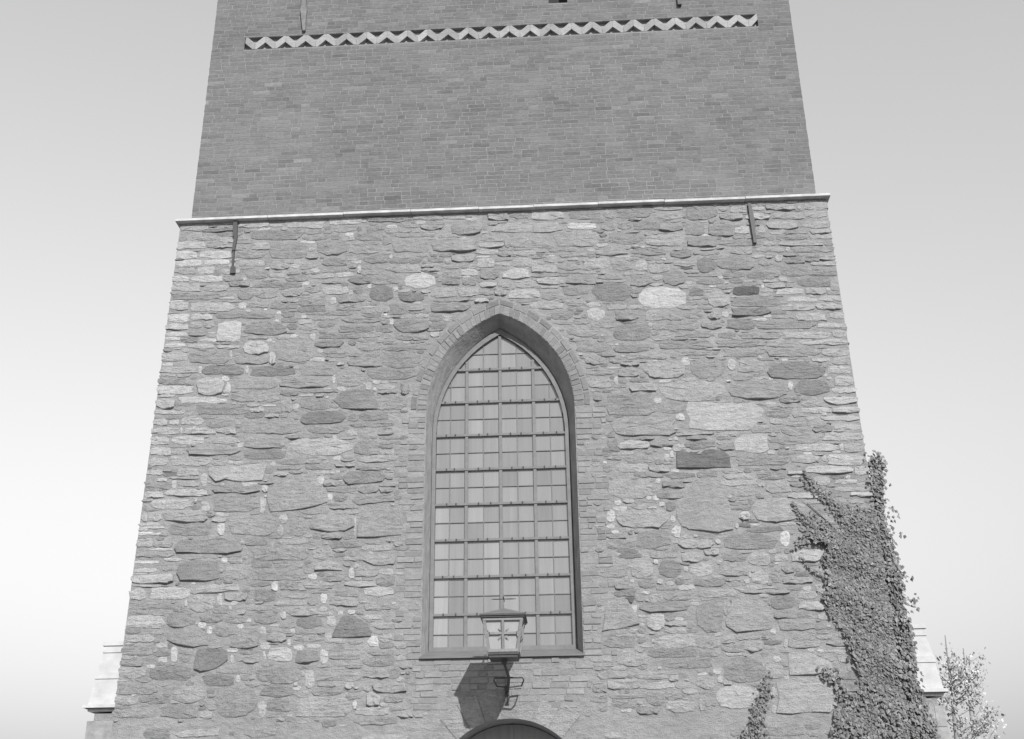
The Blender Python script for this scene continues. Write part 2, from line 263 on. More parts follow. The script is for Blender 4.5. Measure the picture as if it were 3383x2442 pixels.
'F': ((1950, 1300), """720 60 1290 275 4;1310 62 1400 105 3;640 150 712 205 7;515 70 715 140 0;120 40 480 165 0;170 170 640 320 1;1345 185 1445 230 3;1315 120 1500 180 0;1510 110 1560 180 3;1575 105 1810 150 4;1815 100 2030 150 4;1730 165 2045 205 5;1830 225 2060 275 5;1740 290 2070 355 3;1080 300 1335 445 5;1525 375 1860 435 4;1868 375 1898 430 6;1905 370 2090 440 3;545 395 610 425 7r;597 430 625 480 7;550 450 592 510 5;85 410 220 440 -3;130 470 240 500 1;95 505 125 530 9;1090 460 1495 540 0;1510 460 1720 520 2;1740 460 1770 510 5;1780 455 2100 540 4;330 592 560 630 -1;1600 540 1970 605 4r;1980 545 2105 610 4;1480 580 1595 610 4;120 640 470 790 3;490 630 530 680 6r;540 660 710 705 -2;500 715 700 790 -1;1060 690 1240 770 2;1320 650 1500 750 2;1255 670 1310 700 5;1830 640 2000 680 5;1680 620 1800 690 3;1830 700 2115 735 3;1950 740 2125 775 5;120 870 185 965 7r;180 795 235 840 7r;245 785 330 825 5r;420 765 460 800 8r;470 760 520 805 9r;515 810 560 850 7r;195 865 595 1010 2;115 978 190 1012 7r;600 915 640 970 7r;610 990 680 1080 7;1110 880 1195 955 5;1210 780 1605 960 2r;568 810 640 880 -3;1115 965 1200 1005 -5;1085 970 1112 1015 5r;1425 1030 1495 1145 10;990 1050 1400 1170 -2r;660 1090 930 1165 2r;120 1090 340 1165 0;350 1030 600 1160 -1;690 1055 730 1085 4r;770 1055 805 1080 4r;935 1090 980 1130 5;1190 1185 1350 1290 2;1210 1325 1335 1425 3;1380 1195 1480 1260 4;1495 1170 1785 1265 4;980 1190 1180 1260 -1r;680 1190 850 1265 2;740 1275 920 1370 5r;700 1290 735 1335 7r;1185 1320 1208 1380 5r;440 1185 650 1235 1;215 1200 385 1235 -4;510 1245 690 1380 -3r;300 1240 470 1390 2r;472 1240 510 1280 7;30 1300 290 1380 1;960 1280 1180 1370 1;1150 1375 1195 1430 3r;1430 1265 1530 1350 1;1345 1335 1425 1420 1;1440 1370 1670 1430 1;780 1390 1010 1450 -3;360 1400 495 1460 -2;300 1390 330 1420 6r;500 1390 550 1430 4;380 1480 450 1505 8;800 1465 1100 1530 1;1120 1470 1500 1500 0;1550 1480 1700 1540 2"""),
'G': ((200, 1722), """570 80 760 100 8;590 35 780 60 4;570 125 700 195 3;665 202 850 222 7;555 230 850 270 0;570 295 740 320 7;770 275 910 300 5;545 355 720 385 6;760 325 880 375 1;535 395 855 470 3;525 505 640 590 4;670 490 965 585 6;515 605 850 660 0;485 705 780 800 5;480 850 705 910 2;470 935 700 1010 0;455 1090 650 1180 1
1230 290 1430 435 1;1420 440 1575 490 -2;1580 445 1630 525 10;1640 445 1790 520 0;1450 510 1610 600 -2;2160 345 2200 430 7;1820 450 2050 510 1;2055 515 2240 565 0;1945 540 2000 620 8;2010 570 2230 640 1;1172 540 1215 635 6;955 540 1160 685 1r;1230 530 1400 600 1;1260 630 1282 670 7r;930 590 950 640 6;1390 620 1600 670 2
790 690 1015 795 -2r;1040 690 1220 765 -1;1230 700 1390 765 0;1450 690 1640 770 -1r;1645 675 1690 735 7;1395 730 1430 760 8r;1570 772 1640 792 6;1770 710 1960 805 -3r;1995 705 2065 790 7;2150 660 2210 700 6r;2080 670 2120 706 6;1030 755 1090 800 8;1098 785 1135 850 8;1145 780 1318 865 0r;1325 770 1370 805 7;1490 785 1540 855 7r;1545 830 1695 910 2;1720 805 1760 838 6;1740 845 1980 905 1;1700 880 1727 935 7;1495 905 1575 965 7r;1550 945 1745 1055 6r;1745 930 1825 970 7;1845 920 1950 955 6;1945 960 2005 1070 7;1510 970 1540 1050 6;1250 950 1330 985 7;1268 1000 1300 1065 7;1320 1000 1490 1065 1;715 905 800 950 7;830 940 875 1055 7;730 1015 800 1060 7;890 955 995 1000 0;890 1010 980 1050 0;1760 965 1935 1065 -2;2010 920 2250 1040 1;1830 1110 1905 1255 5;1312 1150 1350 1210 7r;660 1090 980 1190 -2;1460 1080 1810 1220 -1r;1915 1100 2260 1200 1;410 1200 720 1300 0;410 1310 580 1380 1;590 1310 820 1370 -1;840 1230 1090 1360 1;1150 1230 1470 1470 0r;1505 1225 1740 1320 -2;1550 1330 1722 1425 -1;1480 1350 1540 1475 6;750 1370 1035 1480 -1;1040 1420 1140 1480 3;1770 1310 2180 1470 2;2190 1340 2222 1410 7r;450 1400 730 1470 0"""),
'H': ((1200, 1722), """0 490 235 565 4;30 860 120 940 7;2010 625 2052 690 9;2120 680 2268 820 4r;2010 285 2190 440 2r;2085 525 2150 555 8;1985 800 2060 840 2;2140 820 2200 850 2r;1810 960 1885 1010 4r;2030 940 2110 985 2r;1900 990 2140 1090 1r;2120 1260 2268 1380 -1r;0 1100 200 1180 1;60 1090 280 1180 0;0 1210 60 1280 1;20 1280 130 1390 2;150 1300 300 1360 0;300 1300 470 1350 2;1830 1180 2080 1260 1;1860 1320 2050 1400 0;1700 1290 1830 1360 0"""),
'I': ((2300, 1722), """0 595 210 835 -2r;207 585 260 710 1;555 545 745 660 -2r;610 725 905 820 1;770 520 950 590 3;770 600 970 670 3;470 540 545 570 4;555 805 600 850 7;190 845 290 920 2;0 850 185 960 1;360 890 500 975 2;505 890 640 925 -4;655 880 685 950 5;690 890 930 950 1;835 950 885 982 7r;905 955 960 987 7r;215 985 345 1010 4r;200 1015 515 1210 -2r;570 1005 635 1060 6r;520 1065 655 1180 2;690 990 1020 1160 3;125 1100 190 1145 6;0 1155 150 1260 3r;160 1155 200 1215 5;145 1230 480 1410 4r;550 1240 600 1320 4r;605 1175 1035 1440 3;565 1375 605 1440 6r;20 1290 70 1420 2;1060 1000 1175 1060 2;910 690 1030 740 3"""),
}
POLYS = [
('F', -7, '645 440 700 432 820 452 850 428 920 418 1000 430 1048 480 1055 555 850 562 650 560'),  # tile, tone, outline in tile coordinates
('F', .5, '790 640 900 630 960 670 1010 740 1040 820 1085 960 1070 1020 960 1045 740 1020 690 1000 645 920 650 830 720 740'),
('D', 1, '1640 835 1780 820 1830 900 1890 980 1890 1040 1720 1090 1460 1115 1430 1000 1470 930'),
('D', 2.5, '1000 780 1180 765 1440 745 1420 800 1400 880 1250 890 1120 870 1050 890 1000 840'),
('D', 1, '2170 1060 2300 1062 2430 1080 2455 1150 2440 1285 2250 1305 2108 1305 2115 1210'),
('D', -2, '1990 215 2110 190 2225 210 2262 290 2262 345 2150 350 1990 335 1930 280'),
('G', -5, '2110 712 2200 708 2300 770 2335 830 2325 862 2180 872 2035 870 2060 800'),
('G', .5, '810 830 900 790 1010 775 1100 850 1110 930 1000 945 880 925 800 890'),
('G', .5, '1390 770 1450 790 1490 860 1480 935 1400 955 1270 940 1300 850'),
('G', -4, '1030 960 1150 950 1240 965 1255 1040 1160 1105 1050 1128 1000 1110 1010 1020'),
('G', -2, '890 320 1010 290 1180 300 1190 430 1090 450 900 445 870 390'),
('G', 2.5, '1910 330 1990 295 2060 300 2110 340 2110 370 1905 370'),
('H', .5, '1830 600 1960 575 2010 640 2062 740 2070 770 1900 810 1790 825 1810 700'),
('H', -9, '1962 572 2042 572 2015 614 2000 612'),
('I', 1.2, '270 600 380 555 455 560 560 650 588 740 560 805 440 820 300 835 230 790 220 740'),
('I', 3, '690 985 850 985 1000 1050 1020 1100 900 1150 700 1155'),
]
G_ = 0.02; GX0, GZ0 = -5.9, 0.0; GW, GH = int(11.8 / G_), int(12.25 / G_)
occ = np.zeros((GH, GW), bool)
gx = GX0 + (np.arange(GW) + .5) * G_; gz = GZ0 + (np.arange(GH) + .5) * G_
GXX, GZZ = np.meshgrid(gx, gz)
def inpoly(poly, X, Z):
    r = np.zeros(X.shape, bool); n = len(poly)
    for i in range(n):
        x1, z1 = poly[i]; x2, z2 = poly[(i + 1) % n]
        if z1 == z2: continue
        c = ((z1 > Z) != (z2 > Z)) & (X < (x2 - x1) * (Z - z1) / (z2 - z1) + x1); r ^= c
    return r
BR = 0.29                                            # brick surround of the pointed window
surround = [(-WA - .02, WSILL - .02)] + pointed(WA, WS, WR, BR) + [(WA + .02, WSILL - .02)]
occ |= inpoly(surround, GXX, GZZ)
occ |= inpoly([(DCX - 1.62, 0)] + door_arc(1.60) + [(DCX + 1.62, 0)], GXX, GZZ)
jw = []                                              # brick jambs and the brick panel under the sill
zc = 3.72
while zc < WS + .25:
    if zc < WSILL - .06: a, b = -1.28 - rnd.random() * .12, 1.25 + rnd.random() * .12
    else: a, b = -WA - rnd.choice((.22, .30, .42, .50)), WA + rnd.choice((.22, .30, .42, .50))
    jw.append((zc, a, b)); occ[(GZZ > zc) & (GZZ < zc + .092) & (GXX > a) & (GXX < b)] = True; zc += .092
occ[abs(GXX) > hx(GZZ) - .01] = True

def spoly(q, e, n, jit):
    """superellipse with exponent e inside quad q (4 world points tl tr br bl)"""
    q = [Vector((p[0], p[2])) if len(p) == 3 else Vector(p) for p in q]; res = []
    ph = rnd.random() * 6.28
    for i in range(n):
        a = 2 * math.pi * (i + rnd.uniform(-.25, .25)) / n
        c, s = math.cos(a), math.sin(a); r = (abs(c) ** e + abs(s) ** e) ** (-1 / e)
        r *= 1 + jit * (math.sin(3 * a + ph) * .5 + rnd.uniform(-1, .5))
        u, v = .5 + .5 * r * c, .5 + .5 * r * s
        u, v = min(max(u, -.02), 1.02), min(max(v, -.02), 1.02)
        p = (q[3] * (1 - u) + q[2] * u) * (1 - v) + (q[0] * (1 - u) + q[1] * u) * v
        res.append((p.x, p.y))
    return res
def albedo(t):
    t = t / 10.0
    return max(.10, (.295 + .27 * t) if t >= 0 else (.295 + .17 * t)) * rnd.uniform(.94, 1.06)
def stone_geo(poly, h, corner=0, back=.03):
    """a rubble stone: top edge flush with the mortar, lower edge standing proud with a sharp broken rim"""
    n = len(poly); cx = sum(p[0] for p in poly) / n; cz = sum(p[1] for p in poly) / n
    zs = [p[1] for p in poly]; z0, z1 = min(zs), max(zs); H = max(z1 - z0, .01)
    xs = [p[0] for p in poly]; x0, x1 = min(xs), max(xs); wd = min(H, x1 - x0); L = max(x1 - x0, .01)
    ph = rnd.random() * 6.28; fq = rnd.uniform(.6, 1.6); ex = rnd.uniform(.7, 2.2)
    def yy(x, z): return -.003 - h * (.10 + .90 * max(0, (z1 - z) / H) ** ex) * (.62 + .38 * math.sin(ph + 6.28 * fq * (x - x0) / L))
    bev = min(.005 + .12 * h, .12 * wd); v = []
    for x, z in poly: v.append((x, back, z))
    for x, z in poly: v.append((x, yy(x, z) * .8, z))
    for x, z in poly:
        d = math.hypot(x - cx, z - cz) or 1; k = max(0, 1 - bev / d); v.append((cx + (x - cx) * k, yy(x, z), cz + (z - cz) * k))
    rings = 3
    if wd > .12:
        for x, z in poly:
            k = rnd.uniform(.4, .75); xx, z_ = cx + (x - cx) * k, cz + (z - cz) * k
            v.append((xx, yy(xx, z_) - rnd.uniform(-.004, .010), z_))
        rings = 4
    v.append((cx + rnd.uniform(-.1, .1) * wd, yy(cx, cz) - rnd.uniform(-.003, .009), cz + rnd.uniform(-.1, .1) * wd))
    f = []
    for r in range(rings - 1):
        for i in range(n):
            j = (i + 1) % n; f.append((r * n + i, r * n + j, (r + 1) * n + j, (r + 1) * n + i))
    c = rings * n
    for i in range(n): f.append(((rings - 1) * n + i, (rings - 1) * n + (i + 1) % n, c))
    return v, f
stones = []                                          # (area, verts, faces, tone)
def edge_fix(poly):
    """quoins: stones that reach a corner of the tower run a little past it and go round it"""
    xs = [p[0] for p in poly]; side = 0; he = hx(sum(p[1] for p in poly) / len(poly))
    if min(xs) < -he + .12: side = -1
    elif max(xs) > he - .12: side = 1
    if side:
        ext = rnd.uniform(-.012, .032); w0 = min(xs) if side < 0 else max(xs); ref = (-he - ext) if side < 0 else (he + ext); w1 = max(xs) if side < 0 else min(xs)
        poly = [((w1 + (x - w1) * (ref - w1) / (w0 - w1)), z) for x, z in poly]
    return poly, side
def add_stone(poly, h, tone):
    poly, side = edge_fix(poly); n = len(poly)
    ar = abs(sum(poly[i][0] * poly[(i + 1) % n][1] - poly[(i + 1) % n][0] * poly[i][1] for i in range(n))) / 2
    v, f = stone_geo(poly, h, side, back=(.22 + .25 * rnd.random()) if side else .03)
    stones.append((ar, v, f, tone))
def mark(poly, grow=.012):
    xs = [p[0] for p in poly]; zs = [p[1] for p in poly]
    i0, i1 = max(int((min(xs) - GX0) / G_) - 1, 0), min(int((max(xs) - GX0) / G_) + 2, GW)
    j0, j1 = max(int((min(zs) - GZ0) / G_) - 1, 0), min(int((max(zs) - GZ0) / G_) + 2, GH)
    if i1 <= i0 or j1 <= j0: return None
    sub = inpoly(poly, GXX[j0:j1, i0:i1], GZZ[j0:j1, i0:i1]); return (j0, j1, i0, i1, sub)
def try_place(poly, lim):
    k = mark(poly)
    if k is None: return False
    j0, j1, i0, i1, sub = k; tot = sub.sum()
    if tot == 0: tot = 1
    if (occ[j0:j1, i0:i1] & sub).sum() > lim * tot: return False
    occ[j0:j1, i0:i1] |= sub; return True
def relief(tone_, big):
    r = rnd.random()
    h = .006 + .007 * rnd.random() if r < .42 else (.009 + .010 * rnd.random() if r < .80 else .024 + .034 * rnd.random())
    return h * (.5 if tone_ >= 6 else 1.0)
def rough_outline(poly, amp):
    """break the straight runs of an outline"""
    o_ = []
    for i in range(len(poly)):
        p, q = poly[i], poly[(i + 1) % len(poly)]; o_.append(p); L = math.hypot(q[0] - p[0], q[1] - p[1])
        if L > .05:
            a_ = min(amp, L * .16); t_ = rnd.uniform(.35, .65); o_.append((p[0] + (q[0] - p[0]) * t_ + rnd.uniform(-a_, a_), p[1] + (q[1] - p[1]) * t_ + rnd.uniform(-a_, a_)))
    return o_
for tile, tn, s in POLYS:
    o = TILES[tile][0]; a = list(map(float, s.split()))
    poly = [tuple(at(o[0] + a[i] / 2.268, o[1] + a[i + 1] / 2.268)[[0, 2]]) for i in range(0, len(a), 2)]
    fine = []
    for i in range(len(poly)):
        p, q = poly[i], poly[(i + 1) % len(poly)]; fine += [p, ((p[0] + q[0]) / 2 + rnd.uniform(-.01, .01), (p[1] + q[1]) / 2 + rnd.uniform(-.01, .01))]
    fine = fine[::-1]
    if try_place(fine, .9): add_stone(fine, rnd.uniform(.03, .05), albedo(tn))
for tile, (o, txt) in TILES.items():
    for ent in txt.replace('\n', ';').split(';'):
        a = ent.split(); rd = a[4].endswith('r'); tn = float(a[4].rstrip('r')); x0, y0, x1, y1 = map(float, a[:4])
        P = lambda x, y: at(o[0] + x / 2.268, o[1] + y / 2.268)
        q = [P(x0, y0), P(x1, y0), P(x1, y1), P(x0, y1)]
        W_ = q[1][0] - q[0][0]; H_ = q[0][2] - q[3][2]
        n = 7 if max(W_, H_) < .2 else (10 if W_ < .6 else 13)
        poly = rough_outline(spoly(q, 2.8 if rd else rnd.uniform(5, 10), n, .06 if rd else .10), .014)
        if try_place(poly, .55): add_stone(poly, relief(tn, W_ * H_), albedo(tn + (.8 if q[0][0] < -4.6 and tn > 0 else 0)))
n_traced = len(stones)
# ---- the rest of the rubble between the traced stones
def free(i0, j0, i1, j1): return i0 >= 0 and j0 >= 0 and i1 <= GW and j1 <= GH and not occ[j0:j1, i0:i1].any()
ivy_zone = (GXX > 3.9)
CL = [((.35, .8), (.10, .24), 3000), ((.22, .5), (.09, .18), 6000), ((.16, .34), (.07, .14), 6000), ((.3, .6), (.04, .07), 250), ((.12, .24), (.06, .12), 9000),
      ((.12, .28), (.035, .06), 2500), ((.06, .14), (.05, .10), 14000), ((.08, .16), (.02, .04), 5000), ((.04, .07), (.03, .06), 9000)]
for (wr, hr, tries) in CL:
    for _ in range(tries):
        wd, ht = rnd.uniform(*wr), rnd.uniform(*hr); iw, jh = max(2, round(wd / G_)), max(1, round(ht / G_))
        i0 = rnd.randrange(0, GW - iw); j0 = rnd.randrange(0, GH - jh - 1)
        if not free(i0, j0, i0 + iw, j0 + jh): continue
        k = 0
        while k < 12 and free(i0, j0 - 1, i0 + iw, j0 - 1 + jh): j0 -= 1; k += 1
        k = 0
        while k < 12 and free(i0 - 1, j0, i0 - 1 + iw, j0 + jh): i0 -= 1; k += 1
        while k < 20 and free(i0, j0, i0 + iw + 1, j0 + jh) and iw * G_ < wr[1]: iw += 1; k += 1
        occ[j0:j0 + jh, i0:i0 + iw] = True
        x0, z0 = GX0 + i0 * G_, GZ0 + j0 * G_; x1, z1 = x0 + iw * G_ + .002, z0 + jh * G_ + .002
        if z0 < 3.60 and z0 > 3.30 and rnd.random() < .8: continue
        if wd < .12 and rnd.random() < .25: continue
        tl = rnd.uniform(-.03, .03) * min(1, (x1 - x0)) * .6
        q = [Vector((x0, z1 - tl)), Vector((x1, z1 + tl)), Vector((x1, z0 + tl)), Vector((x0, z0 - tl))]
        r = rnd.random(); small = wd * ht < .012
        tn = rnd.gauss(0, 1.7) if r < .85 else (rnd.uniform(3, 7) if small else rnd.uniform(1, 3))
        pl = spoly(q, rnd.uniform(3.5, 9), 6 if small else 9, .12); add_stone(pl if small else rough_outline(pl, .012), relief(tn, 0) * (.6 if small else .85), albedo(tn))
order = sorted(range(len(stones)), key=lambda i: -(stones[i][0] if min(p[2] for p in stones[i][1]) > 3.3 else 0))
rest = MB()
for k_, i in enumerate(order):
    ar, v, f, tn = stones[i]
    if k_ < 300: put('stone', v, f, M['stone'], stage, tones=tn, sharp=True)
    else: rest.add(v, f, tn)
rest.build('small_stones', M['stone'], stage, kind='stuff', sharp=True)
# side faces of the stone stage: same rubble, seen only from the side
sd = MB()
for side in (-1, 1):
    z = .05
    while z < ZL - .1:
        h = rnd.uniform(.08, .28); y = rnd.uniform(.3, .5)
        while y < DEP - .3:
            wd = rnd.uniform(.2, .8); q = [Vector((y, z + h)), Vector((y + wd, z + h)), Vector((y + wd, z + .01)), Vector((y, z + .01))]
            v, f = stone_geo(spoly(q, 4.5, 10, .09), rnd.uniform(.012, .05))
            v = [(side * (hx(p[2]) - p[1]), p[0], p[2]) for p in v]
            sd.add(v, f if side > 0 else [q_[::-1] for q_ in f], albedo(rnd.gauss(0, 1.6))); y += wd + .02
        z += h + .015
sd.build('side_stones', M['stone'], stage, kind='stuff')

# ------------------------------------------------------------------ brick surround of the window, reveal, sill, glazing
win = MB()
n = len(outer)
assert len(inner) == n
RD = .36
v = [(x, 0, z) for x, z in outer] + [(x, RD, z) for x, z in inner]
win.add(v, [(i, i + 1, i + 1 + n, i + n) for i in range(n - 1)])
window = win.build('window', M['plaster'], tower)     # the splayed plastered reveal carries the window's pieces
# brick arch: header ring and outer stretcher ring
def wedge_ring(o0, o1, count, tone_base, parent, name):
    fine0 = pointed(WA, WS, WR, o0, n=60); fine1 = pointed(WA, WS, WR, o1, n=60)
    def samp(arr, t):
        s = t * (len(arr) - 1); i = min(int(s), len(arr) - 2); u = s - i
        return (arr[i][0] * (1 - u) + arr[i + 1][0] * u, arr[i][1] * (1 - u) + arr[i + 1][1] * u)
    for k in range(count):
        t0, t1 = (k + .07) / count, (k + .93) / count
        p = [samp(fine0, t0), samp(fine1, t0), samp(fine1, (t0 + t1) / 2), samp(fine1, t1), samp(fine0, t1), samp(fine0, (t0 + t1) / 2)]
        p = [(x + rnd.uniform(-.006, .006), z + rnd.uniform(-.006, .006)) for x, z in p][::-1]
        v, f = prism(p, -rnd.uniform(.004, .014), .04); put(name, v, f, M['brick'], parent, tones=tone_base * rnd.uniform(.8, 1.15))
wedge_ring(.004, .15, 52, .25, window, 'arch_brick')
wedge_ring(.168, .25, 20, .24, window, 'arch_brick')
# jamb bricks
nb = 0; jb = MB()
for zc, a, b in jw:
    def run(x, xe, d):
        global nb
        while (xe - x) * d > .06:
            l = rnd.choice((.13, .27, .27)); l = min(l, abs(xe - x)); x2 = x + d * l; lo, hi = min(x, x2) + .008, max(x, x2) - .008
            if zc > 4.44 and (WS - .02 < zc) and not True: break
            keep = rnd.random() < .8
            if zc > WS - .05:   # next to the arch: stay outside the ring
                mx = min(abs(lo), abs(hi)); zz = zc + .09
                r_ = (WA * WA + WR * WR) / (2 * WA); c_ = r_ - WA
                if math.hypot(mx + c_, max(0, zz - WS)) < r_ + .27 or math.hypot(mx + c_, max(0, zc - WS)) < r_ + .27: keep = False
            if keep:
                tn = (.285 if zc < 4.4 else .275) * rnd.uniform(.84, 1.16); j = lambda: rnd.uniform(-.006, .006)
                p = [(lo + j(), zc + .008 + j()), (hi + j(), zc + .008 + j()), (hi + j(), zc + .080 + j()), (lo + j(), zc + .080 + j())]
                v, f = prism(p, -rnd.uniform(.003, .016), .03)
                if nb < 290: put('brick', v, f, M['brick'], window, tones=tn)
                else: jb.add(v, f, tn)
                nb += 1
            x = x2
    if zc < WSILL - .06: run(a, b, 1)
    else: run(-WA - .01, a, -1); run(WA + .01, b, 1)
if jb.v: jb.build('more_bricks', M['brick'], window, kind='stuff')
# sill
sl_ = MB(); xs0, xs1 = -1.225, 1.225
pr = [(-.05, WSILL - .012), (-.05, WSILL + .012), (RD - .03, WSILL + .16), (RD - .03, WSILL - .012)]
v = [(xs0, y, z) for y, z in pr] + [(xs1, y, z) for y, z in pr]
sl_.add(v, [(0, 1, 2, 3)[::-1], (4, 5, 6, 7), (0, 4, 5, 1), (1, 5, 6, 2), (3, 0, 4, 7)[::1]]); sl_.build('sill', M['sill'], window)
# glazing at depth RD
YG = RD - .005
frame_in = [(-1.075, 4.68)] + pointed(1.06, 8.15, 1.78, cx=-.02) + [(1.06, 4.68)]
fr = MB()
v = [(x, YG - .05, z) for x, z in inner] + [(x, YG - .05, z) for x, z in frame_in]
fr.add(v, [(i, i + 1, i + 1 + n, i + n) for i in range(n - 1)])
v = [(x, YG - .05, z) for x, z in frame_in] + [(x, YG + .03, z) for x, z in frame_in]
fr.add(v, [(i, i + 1, i + 1 + n, i + n) for i in range(n - 1)])
fr.box((-1.135, YG - .052, 4.585), (1.115, YG + .02, 4.68)); fr.build('frame', M['frame'], window)
def xspan(z):
    """half extents of the glass at height z"""
    a, zs, rise = 1.06, 8.15, 1.78; r = (a * a + rise * rise) / (2 * a); c = r - a
    if z <= zs: return -1.075 + (z - 4.68) * .0, 1.06
    d = r * r - (z - zs) ** 2
    h = max(0, math.sqrt(max(d, 0)) - c); return -.02 - h, -.02 + h
def ztop(x):
    a, zs, rise = 1.06, 8.15, 1.78; r = (a * a + rise * rise) / (2 * a); c = r - a
    return zs + math.sqrt(max(0, r * r - (abs(x + .02) + c) ** 2))
MUL = [-.578, -.020, .535]
for x in MUL:
    b = MB(); b.box((x - .024, YG - .025, 4.68), (x + .024, YG + .03, ztop(abs(x + .02) - .02 + .03) - .005)); b.build('mullion', M['frame'], window)
BAR0, BARD = 4.585, .5885
bars = [BAR0 + BARD * i for i in range(1, 9)]
for z in bars:
    a, c = xspan(z)
    b = MB(); b.box((a, YG - .036, z - .018), (c, YG - .026, z + .018)); o = b.build('saddle_bar', M['frame'], window)
    for i in range(4):
        xa = [-1.08, -.578, -.02, .535, 1.07]
        for u in (.33, .66):
            x = xa[i] + (xa[i + 1] - xa[i]) * (u + rnd.uniform(-.05, .05))
            if a + .03 < x < c - .03: pn = MB(); pn.box((x - .010, YG - .046, z - .008), (x + .010, YG - .0365, z + .022)); pn.build('bar_pin', M['frame_pin'], o)
cames = []
colx = [-1.075, -.846, -.578, -.300, -.020, .256, .535, .800, 1.06]
for z in [BAR0 + BARD * (i + .5) for i in range(0, 10)]:
    if z > 9.85: continue
    a, c = xspan(z); b = MB(); b.box((a, YG - .006, z - .0065), (c, YG + .008, z + .0065)); b.build('glazing_bar', M['frame'], window)
for x in colx[1::2]:
    b = MB(); b.box((x - .005, YG - .005, 4.68), (x + .006, YG + .006, ztop(x) - .004)); b.build('lead_came', M['frame'], window)
rows = [4.68] + [BAR0 + BARD * i / 2 for i in range(1, 20)]
rows = [z for z in rows if z < 9.95] 
for ri in range(len(rows)):
    z0 = rows[ri]; z1 = rows[ri + 1] if ri + 1 < len(rows) else 9.95
    for ci in range(8):
        x0, x1 = colx[ci], colx[ci + 1]; pts = []
        K = 14
        top = []
        for k in range(K + 1):
            x = x0 + (x1 - x0) * k / K; t = min(z1, ztop(x) if ztop(x) > 8.15 else 0); top.append((x, t))
        top = [(x, t) for x, t in top if t > z0 + .01]
        if z0 < 8.15 and z1 <= 8.15: top = [(x0, z1), (x1, z1)]
        if len(top) < 2: continue
        pts = [(top[0][0], z0), (top[-1][0], z0)] + top[::-1]
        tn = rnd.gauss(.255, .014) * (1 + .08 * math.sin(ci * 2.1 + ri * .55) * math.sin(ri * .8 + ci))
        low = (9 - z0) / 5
        if ci == 0 and z0 < 6.9: tn *= 1.22  # lighter and darker columns: reflections of the buildings opposite put into the tone
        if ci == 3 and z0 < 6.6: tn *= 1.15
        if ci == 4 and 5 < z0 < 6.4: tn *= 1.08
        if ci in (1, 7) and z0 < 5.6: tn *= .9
        sx, sz = rnd.uniform(-.004, .004), rnd.uniform(-.004, .004); cx, cz = (x0 + x1) / 2, (z0 + z1) / 2
        v = [(x, YG + .010 + sx * (x - cx) / .3 + sz * (z - cz) / .3, z) for x, z in pts]
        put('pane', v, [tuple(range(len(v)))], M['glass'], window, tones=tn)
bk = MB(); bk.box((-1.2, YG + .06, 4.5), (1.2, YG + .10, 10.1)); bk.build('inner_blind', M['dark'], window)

# ------------------------------------------------------------------ door
dr = MB(); arc = door_out; n = len(arc)
v = [(x, 0, z) for x, z in arc] + [(x, .7, z) for x, z in arc]; dr.add(v, [(i, i + 1, i + 1 + n, i + n) for i in range(n - 1)])
door = dr.build('door', M['plaster'], tower)
for sgn in (-1, 1):
    pts = [(DCX + sgn * .006, .02), (DCX + sgn * (DR - .01), .02)] + [(DCX + sgn * (DR - .01) * math.cos(a), DCZ + (DR - .01) * math.sin(a)) for a in [math.pi / 2 * i / 10 for i in range(10)]] + [(DCX + sgn * .006, DCZ + DR - .01)]
    if sgn < 0: pts = pts[::-1]
    v, f = prism(pts, .62, .68); put('door_leaf', v, f, M['door'], door)
b = MB(); b.box((DCX - .025, .60, .02), (DCX + .025, .635, DCZ + DR - .02)); b.build('door_astragal', M['door'], door)
nv = 15
for k in range(nv):
    a0, a1 = math.pi * (k + .03) / nv, math.pi * (k + .97) / nv; ro = 1.50 + rnd.uniform(-.1, .1)
    p = [(DCX - r * math.cos(a), DCZ + r * math.sin(a)) for r, a in ((DR + .002, a0), (ro, a0), (ro, (a0 + a1) / 2), (ro, a1), (DR + .002, a1), (DR + .002, (a0 + a1) / 2))][::-1]
    v, f = prism(p, -rnd.uniform(.004, .018), .05); put('voussoir', v, f, M['stone'], door, tones=(.37, .32, .30, .36, .27)[(k * 2) % 5] * rnd.uniform(.92, 1.08))

# ------------------------------------------------------------------ ledge between the stages
lg = MB(); LY = -.10
def ledge_piece(x0, x1, drop):
    pr = [(LY + .02, ZL + .012 + drop), (LY, ZL + .020 + drop), (LY, ZL + .064 + drop), (BY + .05, ZL + .17), (BY + .05, ZL + .012 + drop)]
    v = [(x0, y, z) for y, z in pr] + [(x1, y, z) for y, z in pr]; k = 5
    return v, [tuple(range(k)), tuple(range(2 * k - 1, k - 1, -1))] + [(i, i + k, (i + 1) % k + k, (i + 1) % k) for i in range(k)]
core = MB(); core.box((-5.68, .3, ZL + .002), (5.68, DEP - .02, ZL + .12)); ledge = core.build('ledge', M['ledge'], tower)
cuts = [-5.765, -4.1, -2.75, -1.55, -.35, .62, 1.75, 2.9, 4.3, 5.765]
for i in range(len(cuts) - 1):
    v, f = ledge_piece(cuts[i] + .004, cuts[i + 1] - .004, rnd.uniform(-.009, .009)); put('ledge_slab', v, f, M['ledge'], ledge)
for s in (-1, 1):
    b = MB(); xa, xb = sorted((s * (BX - .05), s * 5.765)); b.box((xa, .32, ZL), (xb, DEP, ZL + .085)); b.build('ledge_slab', M['ledge'], ledge)

